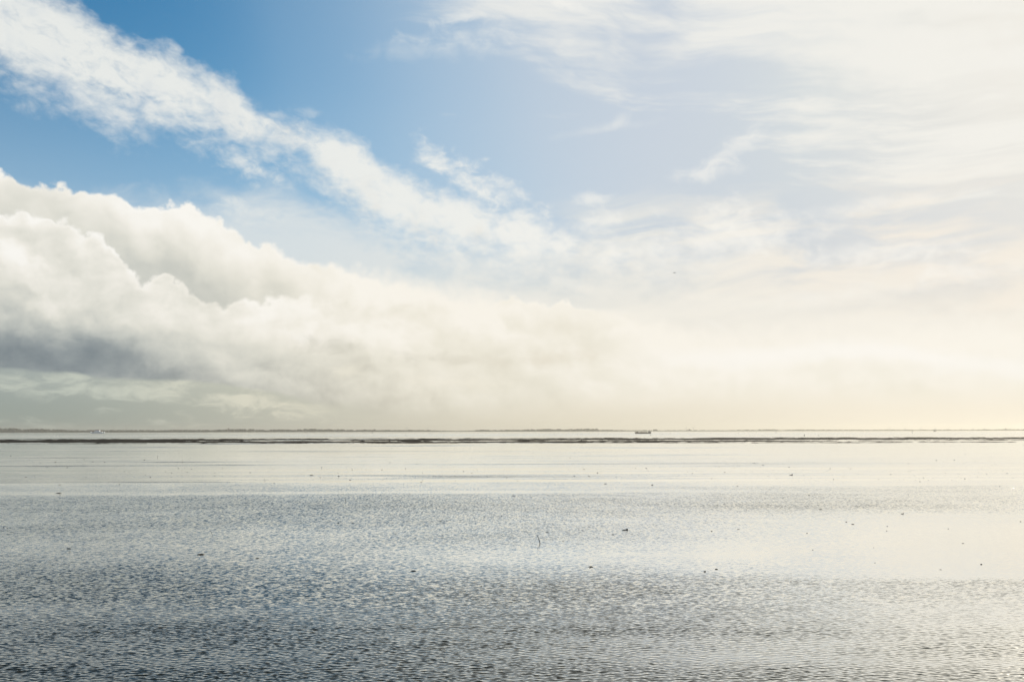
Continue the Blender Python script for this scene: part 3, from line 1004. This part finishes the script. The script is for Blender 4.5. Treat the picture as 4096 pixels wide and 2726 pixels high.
TURB = 12000.0
TURBINES = [
    (454, 1708, 7, 20, 'smaller faint wind turbine just right of the white ferry'),
    (506, 1703, 9, 35, 'tall wind turbine right of the ferry with its blades in a Y'),
    (1627, 1711, 9, 8, 'left one of the middle pair of wind turbines'),
    (1711, 1712, 8, 40, 'right one of the middle pair of wind turbines'),
    (2745, 1711, 9, 0, 'wind turbine nearest the bow of the cargo ship'),
    (2773, 1710, 10, 55, 'wind turbine second from the bow of the cargo ship'),
    (3557, 1713, 9, 25, 'leftmost wind turbine of the faint row on the right'),
    (3620, 1713, 9, 50, 'second wind turbine from the left in the faint right row'),
    (3683, 1713, 9, 15, 'third wind turbine from the left in the faint right row'),
    (3741, 1714, 11, 0, 'faint wind turbine right above the small brown boat'),
    (3793, 1714, 9, 30, 'first wind turbine right of the small brown boat'),
    (3845, 1715, 9, 10, 'second wind turbine right of the small brown boat'),
    (3893, 1713, 9, 45, 'second last wind turbine of the faint right row'),
    (3939, 1713, 9, 5, 'last wind turbine at the right end of the faint row'),
]
blade_me = None
for px, hub, bl, rot, lb in TURBINES:
    o_, hh = upright(px, hub, TURB)
    t = thing('wind_turbine', lb, 'wind turbine', o_, 0, 'wind turbines behind the far shore')
    one('tower', turbine_mat, t, lambda bm: tube(bm, (0, 0, 0), (0, 0, hh), 2.3, 1.4, 10))
    one('nacelle', turbine_mat, t, lambda bm: box(bm, -1.3, 1.3, -2.2, 4.5, hh - 1.2, hh + 1.4, 0.2))
    L_ = bl * TURB / F_PX * 1.05
    for k in range(3):
        a = R(rot + 120 * k)
        dx_, dz_ = math.sin(a), math.cos(a)
        one('blade', turbine_mat, t, lambda bm: tube(bm, (dx_ * 0.4, -3.0, hh + dz_ * 0.4), (dx_ * L_, -3.0, hh + dz_ * L_), 1.2, 0.5, 5))

# ------------------------------------------------------------------ beacons, posts and buoys in the channel


def post(px, base_y, top_y, width, name, label, cat, knob=None, lean=0.0, mat=post_mat):
    g_ = ground(px, base_y)
    p = at_dist(px, top_y, g_.y)
    h = p.z
    w = width * g_.y / F_PX
    t = thing(name, label, cat, g_, 0)
    one('pole', mat, t, lambda bm: tube(bm, (0, 0, -0.3), (lean * h, 0, h), w / 2, w * 0.42, 8))
    if knob:
        one('topmark', red_paint if knob == 'red' else post_mat, t, lambda bm: tube(bm, (lean * h, 0, h * 0.80), (lean * h, 0, h * 1.03), w * 1.15, w * 1.15, 8))
    else:
        one('cap', mat, t, lambda bm: tube(bm, (lean * h, 0, h), (lean * h, 0, h * 1.04), w * 0.56, w * 0.4, 8))
    return t


post(1489, 1732, 1719.5, 1.5, 'beacon_pole', 'tall thin beacon pole with a red topmark in the far channel', 'beacon', 'red')
post(3217, 1743.5, 1736, 2.6, 'mooring_post', 'stout dark post standing in the channel on the right', 'post')
post(3275, 1742, 1738, 1.6, 'mooring_post', 'small dark post just right of the stout one', 'post')
post(3104, 1733, 1724, 1.0, 'beacon_pole', 'thin beacon pole with a small topmark left of the stout post', 'beacon', 'dark')
post(3649, 1733, 1723, 1.0, 'beacon_pole', 'thin beacon pole with a small topmark left of the small boat', 'beacon', 'dark')
post(260, 1726, 1721.5, 1.7, 'channel_marker', 'short reddish marker post left of the ferry', 'marker', 'red')
post(773, 1729.5, 1725, 1.6, 'mooring_post', 'short dark post far out, right of the ferry below the tree line', 'post')
post(1622, 1738, 1735.5, 1.8, 'mooring_post', 'short dark stump below the middle pair of turbines', 'post')
post(2680, 1734.5, 1732, 1.5, 'mooring_post', 'short stump far out, right of the cargo ship', 'post')


def buoy(px, py, w_px, label, col):
    g_ = ground(px, py + 1.0)
    r = w_px * g_.y / F_PX / 2
    t = thing('buoy', label, 'buoy', g_, 0)
    one('float', col, t, lambda bm: loft(bm, [[(math.cos(a) * r * f, math.sin(a) * r * f, z_ * r) for a in [k * math.pi / 4 for k in range(8)]] for f, z_ in ((0.55, -0.4), (1.0, 0.1), (0.85, 0.9), (0.35, 1.3))]))
    one('handle', rust_dark, t, lambda bm: tube(bm, (0, 0, r * 1.25), (0, 0, r * 1.7), r * 0.12))


buoy(2603, 1739, 3.4, 'dark round buoy in front of the bow of the cargo ship', rust_dark)
buoy(451, 1728, 2.6, 'small dark buoy below and right of the ferry', rust_dark)
buoy(5, 1725, 3.0, 'small dark buoy at the left edge of the channel', rust_dark)
buoy(1297, 1731, 2.4, 'small reddish buoy left of the beacon pole with the red topmark', red_paint)
buoy(2650, 1734, 2.2, 'tiny dark buoy just right of the cargo ship', rust_dark)


# ------------------------------------------------------------------ sticks in the water
def stick(label, base, mids, top, w_px, twig=None):
    """base, points in between and top as points of the photograph, all at the distance of the base"""
    g_ = ground(*base)
    m_px = g_.y / F_PX
    pts = [at_dist(*p, g_.y) - g_ for p in [base] + mids + [top]]
    pts[0] = Vector((pts[0].x * 1.0, 0, -0.08))
    bm = bmesh.new()
    n = len(pts)
    rings = []
    for i, p in enumerate(pts):
        r = w_px * m_px / 2 * (1.0 - 0.35 * i / (n - 1))
        rings.append([(p.x + math.cos(a) * r, p.y + math.sin(a) * r, p.z) for a in [k * math.pi / 4 for k in range(8)]])
    loft(bm, rings)
    bmesh.ops.recalc_face_normals(bm, faces=bm.faces)
    return put('stick', bm, wood, None, g_, label=label, cat='stick')


stick(*('thick dark stick leaning left out of the shallow water near the middle', (2158, 2174), [(2160, 2169.5), (2156, 2157)], (2149, 2139), 3.6))
stick(*('thin pale stick leaning left in the ripples left of the middle', (853, 2141), [(845, 2128)], (837, 2115), 1.4))
stick(*('short thin stick standing in the ripples below the flats', (1384, 2005), [(1382, 1997)], (1380, 1988), 1.7))
stick(*('thin stick leaning left at the lower edge of the shiny flats', (1061, 1923), [(1059, 1918)], (1057, 1911), 1.3))
stick(*('thin upright stake with a knot on the flats to the left', (631, 1831), [(630, 1827)], (629.5, 1821), 1.3))
stick(*('hair thin stake on the flats right of the stake with a knot', (731, 1848), [(730, 1841)], (728.5, 1834), 0.9))

# ------------------------------------------------------------------ the bird
bird_d = 160.0
bp = at_dist(2697.5, 1091, bird_d)
b_px = bird_d / F_PX


def bird_mesh():
    """body with head and tail and two bent wings as one skin"""
    me = bpy.data.meshes.new('bird')
    k = b_px
    pts = [(0, 0, 0), (-1.6 * k, -0.1, 0.3 * k), (-2.6 * k, -0.2, 0.5 * k), (1.2 * k, 0.1, -0.2 * k), (2.2 * k, 0.2, -0.2 * k),
           (1.4 * k, -0.12, 0.7 * k), (4.2 * k, -0.22, 0.3 * k), (7.2 * k, -0.28, -2.2 * k),
           (-1.0 * k, 0.25, 1.1 * k), (-2.6 * k, 0.55, 1.9 * k), (-4.2 * k, 0.75, 2.0 * k)]
    ed = [(0, 1), (1, 2), (0, 3), (3, 4), (0, 5), (5, 6), (6, 7), (0, 8), (8, 9), (9, 10)]
    rad = [1.5, 1.25, 0.8, 1.0, 0.35, 0.95, 0.75, 0.25, 0.9, 0.6, 0.22]
    me.from_pydata([Vector(p) for p in pts], ed, [])
    o = bpy.data.objects.new('tmp', me)
    COL.objects.link(o)
    md = o.modifiers.new('skin', 'SKIN')
    for v, r in zip(me.skin_vertices[0].data, rad):
        v.radius = (r * k * 0.75, r * k * 0.75)
    me.skin_vertices[0].data[0].use_root = True
    o.modifiers.new('sub', 'SUBSURF').levels = 1
    dg = bpy.context.evaluated_depsgraph_get()
    out = bpy.data.meshes.new_from_object(o.evaluated_get(dg))
    bpy.data.objects.remove(o)
    return out


put('bird', bird_mesh(), feather, None, bp, True, 'small dark bird gliding with bent wings in the pale sky right of the middle', 'bird')


# ------------------------------------------------------------------ dark clumps of weed and mud on the flats
def clump_mesh(kind, seed):
    rng = random.Random(seed)
    bm = bmesh.new()
    if kind == 'round':
        blob(bm, (0, 0, 0.06), 0.45, rng, 0.5, 2, 0.16)
        blob(bm, (0.25, 0.1, 0.05), 0.28, rng, 0.8, 1, 0.2)
    elif kind == 'flat':
        blob(bm, (0, 0, 0.02), 0.42, rng, 0.30, 2, 0.2)
        blob(bm, (0.34, 0.05, 0.0), 0.25, rng, 0.35, 1, 0.2)
        blob(bm, (-0.36, -0.04, 0.0), 0.24, rng, 0.3, 1, 0.25)
    elif kind == 'raised':
        blob(bm, (-0.12, 0, 0.01), 0.36, rng, 0.30, 2, 0.12)
        blob(bm, (-0.40, 0, -0.02), 0.16, rng, 0.5, 1, 0.2)
        blob(bm, (0.22, 0, 0.04), 0.24, rng, 0.55, 2, 0.15)
        blob(bm, (0.36, 0, 0.10), 0.13, rng, 1.6, 2, 0.12)
    elif kind == 'spiky':
        blob(bm, (0, 0, 0.03), 0.40, rng, 0.45, 2, 0.25)
        for k in range(4):
            a = rng.uniform(0, 6.28)
            tube(bm, (0.2 * math.cos(a), 0.2 * math.sin(a), 0.05), (0.3 * math.cos(a), 0.3 * math.sin(a), 0.34 * rng.uniform(.7, 1.2)), 0.07, 0.02, 5)
    me = bpy.data.meshes.new('weed_clump')
    bmesh.ops.recalc_face_normals(bm, faces=bm.faces)
    bm.to_mesh(me)
    bm.free()
    me.materials.append(clump_mat)
    me.polygons.foreach_set('use_smooth', [True] * len(me.polygons))
    return me


CL = {k: [clump_mesh(k, 40 + 7 * i + len(k)) for i in range(3)] for k in ('round', 'flat', 'raised', 'spiky')}


def clump(px, py, w, kind, label, group=None, rng=random):
    g_ = ground(px, py)
    s_ = w * g_.y / F_PX
    o = bpy.data.objects.new('weed_clump', rng.choice(CL[kind]))
    COL.objects.link(o)
    o.location = g_
    o.scale = (s_, s_ * rng.uniform(0.7, 1.1), s_ * rng.uniform(0.85, 1.1))
    o.rotation_euler = (0, 0, 0 if kind == 'raised' else rng.uniform(-0.5, 0.5) + (math.pi if rng.random() < .5 else 0))
    tag(o, label, 'clump', group)
    return o


GRP = 'dark weed clumps lying on the wet flats'
NAMED = [
    (2500, 2119, 24, 'raised', 'largest dark clump, long with a raised right end, right of the leaning stick'),
    (2819, 2285, 13, 'spiky', 'dark clump with stubby tips, left of the pair below the calm patch'),
    (2866, 2276, 13, 'round', 'rounded dark clump, right of the pair below the calm patch'),
    (2363, 2266, 20, 'flat', 'low dark clump in the ripples below the leaning stick'),
    (2235, 2712, 34, 'flat', 'broad clump awash in the ripples at the very bottom edge'),
    (276, 2194, 18, 'flat', 'long dark clump in the ripples near the left edge'),
    (804, 2217, 26, 'flat', 'thin line of floating weed in the ripples under the thin pale stick'),
    (1029, 2232, 15, 'flat', 'dark clump in the ripples right of the thin line of weed'),
    (1353, 2091, 7, 'round', 'small round clump, left one of a pair in the middle ripples'),
    (1411, 2090, 12, 'flat', 'flat clump, right one of a pair in the middle ripples'),
    (1293, 2075, 10, 'flat', 'flat clump just above and left of the pair in the middle ripples'),
    (3385, 2086, 9, 'flat', 'dark clump, upper of two at the top of the bright calm patch'),
    (3411, 2096, 14, 'flat', 'longer dark clump, lower of two at the top of the bright calm patch'),
    (3549, 2104, 6, 'round', 'small dark lump, upper of two one above the other in the bright calm patch'),
    (3547, 2122, 6, 'round', 'small dark lump, lower of two one above the other in the bright calm patch'),
    (3762, 2277, 10, 'flat', 'dark clump at the lower edge of the bright calm patch near the ripples'),
    (3925, 2256, 9, 'round', 'dark clump low in the bright calm patch near the right edge'),
    (3609, 2054, 12, 'raised', 'clump with one high end above the bright calm patch'),
    (3283, 2035, 12, 'flat', 'dark clump left of the one with a high end above the calm patch'),
    (2954, 2116, 11, 'flat', 'flat clump far right of the largest clump, right of a small round one'),
    (2846, 2123, 7, 'round', 'small round clump between the largest clump and the flat one'),
    (2451, 2137, 12, 'flat', 'flat clump just below and left of the largest clump'),
    (2188, 2127, 11, 'flat', 'thin flat clump just above and right of the leaning stick'),
    (2054, 1982, 12, 'flat', 'dark clump at the top of the dark ripple band in the middle'),
    (2609, 1939, 9, 'round', 'peaked dark clump in the grey ripples below the flats right of the middle'),
    (2422, 1934, 12, 'flat', 'flat clump in the grey ripples left of the peaked one'),
    (3164, 1899, 14, 'raised', 'long clump with a high left end on the lower flats, right of the middle'),
    (239, 1938, 9, 'flat', 'dark clump in the calm strip near the left edge'),
    (235, 1972, 20, 'flat', 'long flat clump on the edge of the dark ripple band near the left'),
    (1246, 1900, 17, 'flat', 'long flat clump on the bluish strip of the flats left of the middle'),
    (1355, 1904, 8, 'round', 'round clump right of the long flat one on the bluish strip'),
    (1401, 1919, 8, 'round', 'round clump at the lower edge of the flats left of the middle'),
    (2296, 1903, 8, 'raised', 'clump on the bluish strip of the flats right of the middle'),
    (3852, 2172, 9, 'flat', 'lone flat clump in the middle of the bright calm patch at right'),
]
for px, py, w_, k, lb in NAMED:
    clump(px, py, w_, k, lb, GRP)

SMALL = [(479, 1936, 5), (104, 1907, 6), (250, 2041, 8), (474, 2049, 6), (700, 2056, 6), (15, 2109, 5), (29, 2110, 6), (601, 1908, 6), (859, 1902, 7), (1001, 1889.5, 6), (748, 1888, 5), (890, 1873, 4), (714, 1872, 5), (766, 1875, 7), (686, 1890, 5), (269, 1869, 6), (189, 1868, 5), (162, 1853, 5), (222, 1847, 6), (418, 1847, 6), (578, 1838, 6), (336, 1837, 5), (371, 1846, 5), (43, 1823, 5), (1685, 1928, 8), (1096, 1931, 5), (1546, 1996, 7), (1287, 1869, 6), (1409, 1878, 5), (1528, 1878, 5), (1622, 1873, 5), (1854, 1884, 6), (1887, 1890, 5), (2027, 1910, 6), (1667, 1855, 5), (1559, 1849, 5), (1763, 2082, 10), (2006, 2064, 6), (2185, 2044, 7), (2126, 1988, 7), (2356, 1903, 6), (2950, 1942, 7), (2985, 2037, 5), (2280, 1830, 5), (2336, 1876, 5), (2585, 1872, 9), (2390, 1890, 6), (2252, 2163, 5), (3334, 1916, 5), (3563, 1896, 7), (3680, 1925, 7), (3859, 1914, 6), (3236, 1980, 6), (3633, 1977, 5), (4082, 2085, 6), (3793, 2114, 5), (3228, 2131, 5), (3251, 2198, 6), (3999, 1943, 5), (4028, 1892, 7), (1654, 2283, 20), (1924, 2344, 9), (3163, 2325, 6), (3495, 2189, 4), (3500, 2250, 5), (3745, 1840, 5), (3817, 1839, 5), (3633, 1853, 5), (3156, 1867, 5), (2899, 1888, 5), (3018, 1851, 6), (3052, 1859, 8), (2876, 1866, 4), (3320, 1873, 5), (3402, 1874, 4)]
rng = random.Random(3)
small_label = 'small dark weed clump, one of many alike dotted over the shiny flats'
spots = [(a, b, c * 1.05) for a, b, c in SMALL]
while len(spots) < 262:
    py = 1784 + 140 * rng.random() ** 0.8
    px = rng.uniform(-10, 4106)
    spots.append((px, py, rng.uniform(2.2, 4.4) * (0.6 + 0.4 * (py - 1784) / 140)))
for px, py, w_ in spots:
    clump(px, py, w_, 'round' if w_ < 6.5 else 'flat', small_label, 'small dark clumps dotted over the flats', rng)

# the countless finest specks, too small to pick apart
def specks():
    bm = bmesh.new()
    r_ = random.Random(8)
    for k in range(900):
        py = 1772 + 150 * r_.random() ** 1.3
        px = r_.uniform(-60, 4160)
        g_ = ground(px, py)
        s_ = r_.uniform(0.5, 1.5) * g_.y / F_PX
        res = bmesh.ops.create_icosphere(bm, subdivisions=1, radius=1.0)
        for v in res['verts']:
            v.co = Vector((g_.x + v.co.x * s_ * 0.8, g_.y + v.co.y * s_, 0.1 * s_ + v.co.z * s_ * 0.5))
    return bm


put('scattered_specks', specks(), clump_mat, kind='stuff')
# ------------------------------------------------------------------ haze over the flats
bm = bmesh.new()
box(bm, -16500, 16500, -600, 16500, -1.5, 78)
bmesh.ops.recalc_face_normals(bm, faces=bm.faces)
hz_mat, hz_o = new_mat('haze')
pv = S.nt.nodes.new('ShaderNodeVolumePrincipled')
pv.inputs['Color'].default_value = (0.90, 0.88, 0.80, 1)
pv.inputs['Density'].default_value = 0.000058
pv.inputs['Anisotropy'].default_value = 0.50
S.nt.links.new(pv.outputs[0], hz_o.inputs['Volume'])
put('haze', bm, hz_mat, kind='stuff')
scene.cycles.use_denoising = True
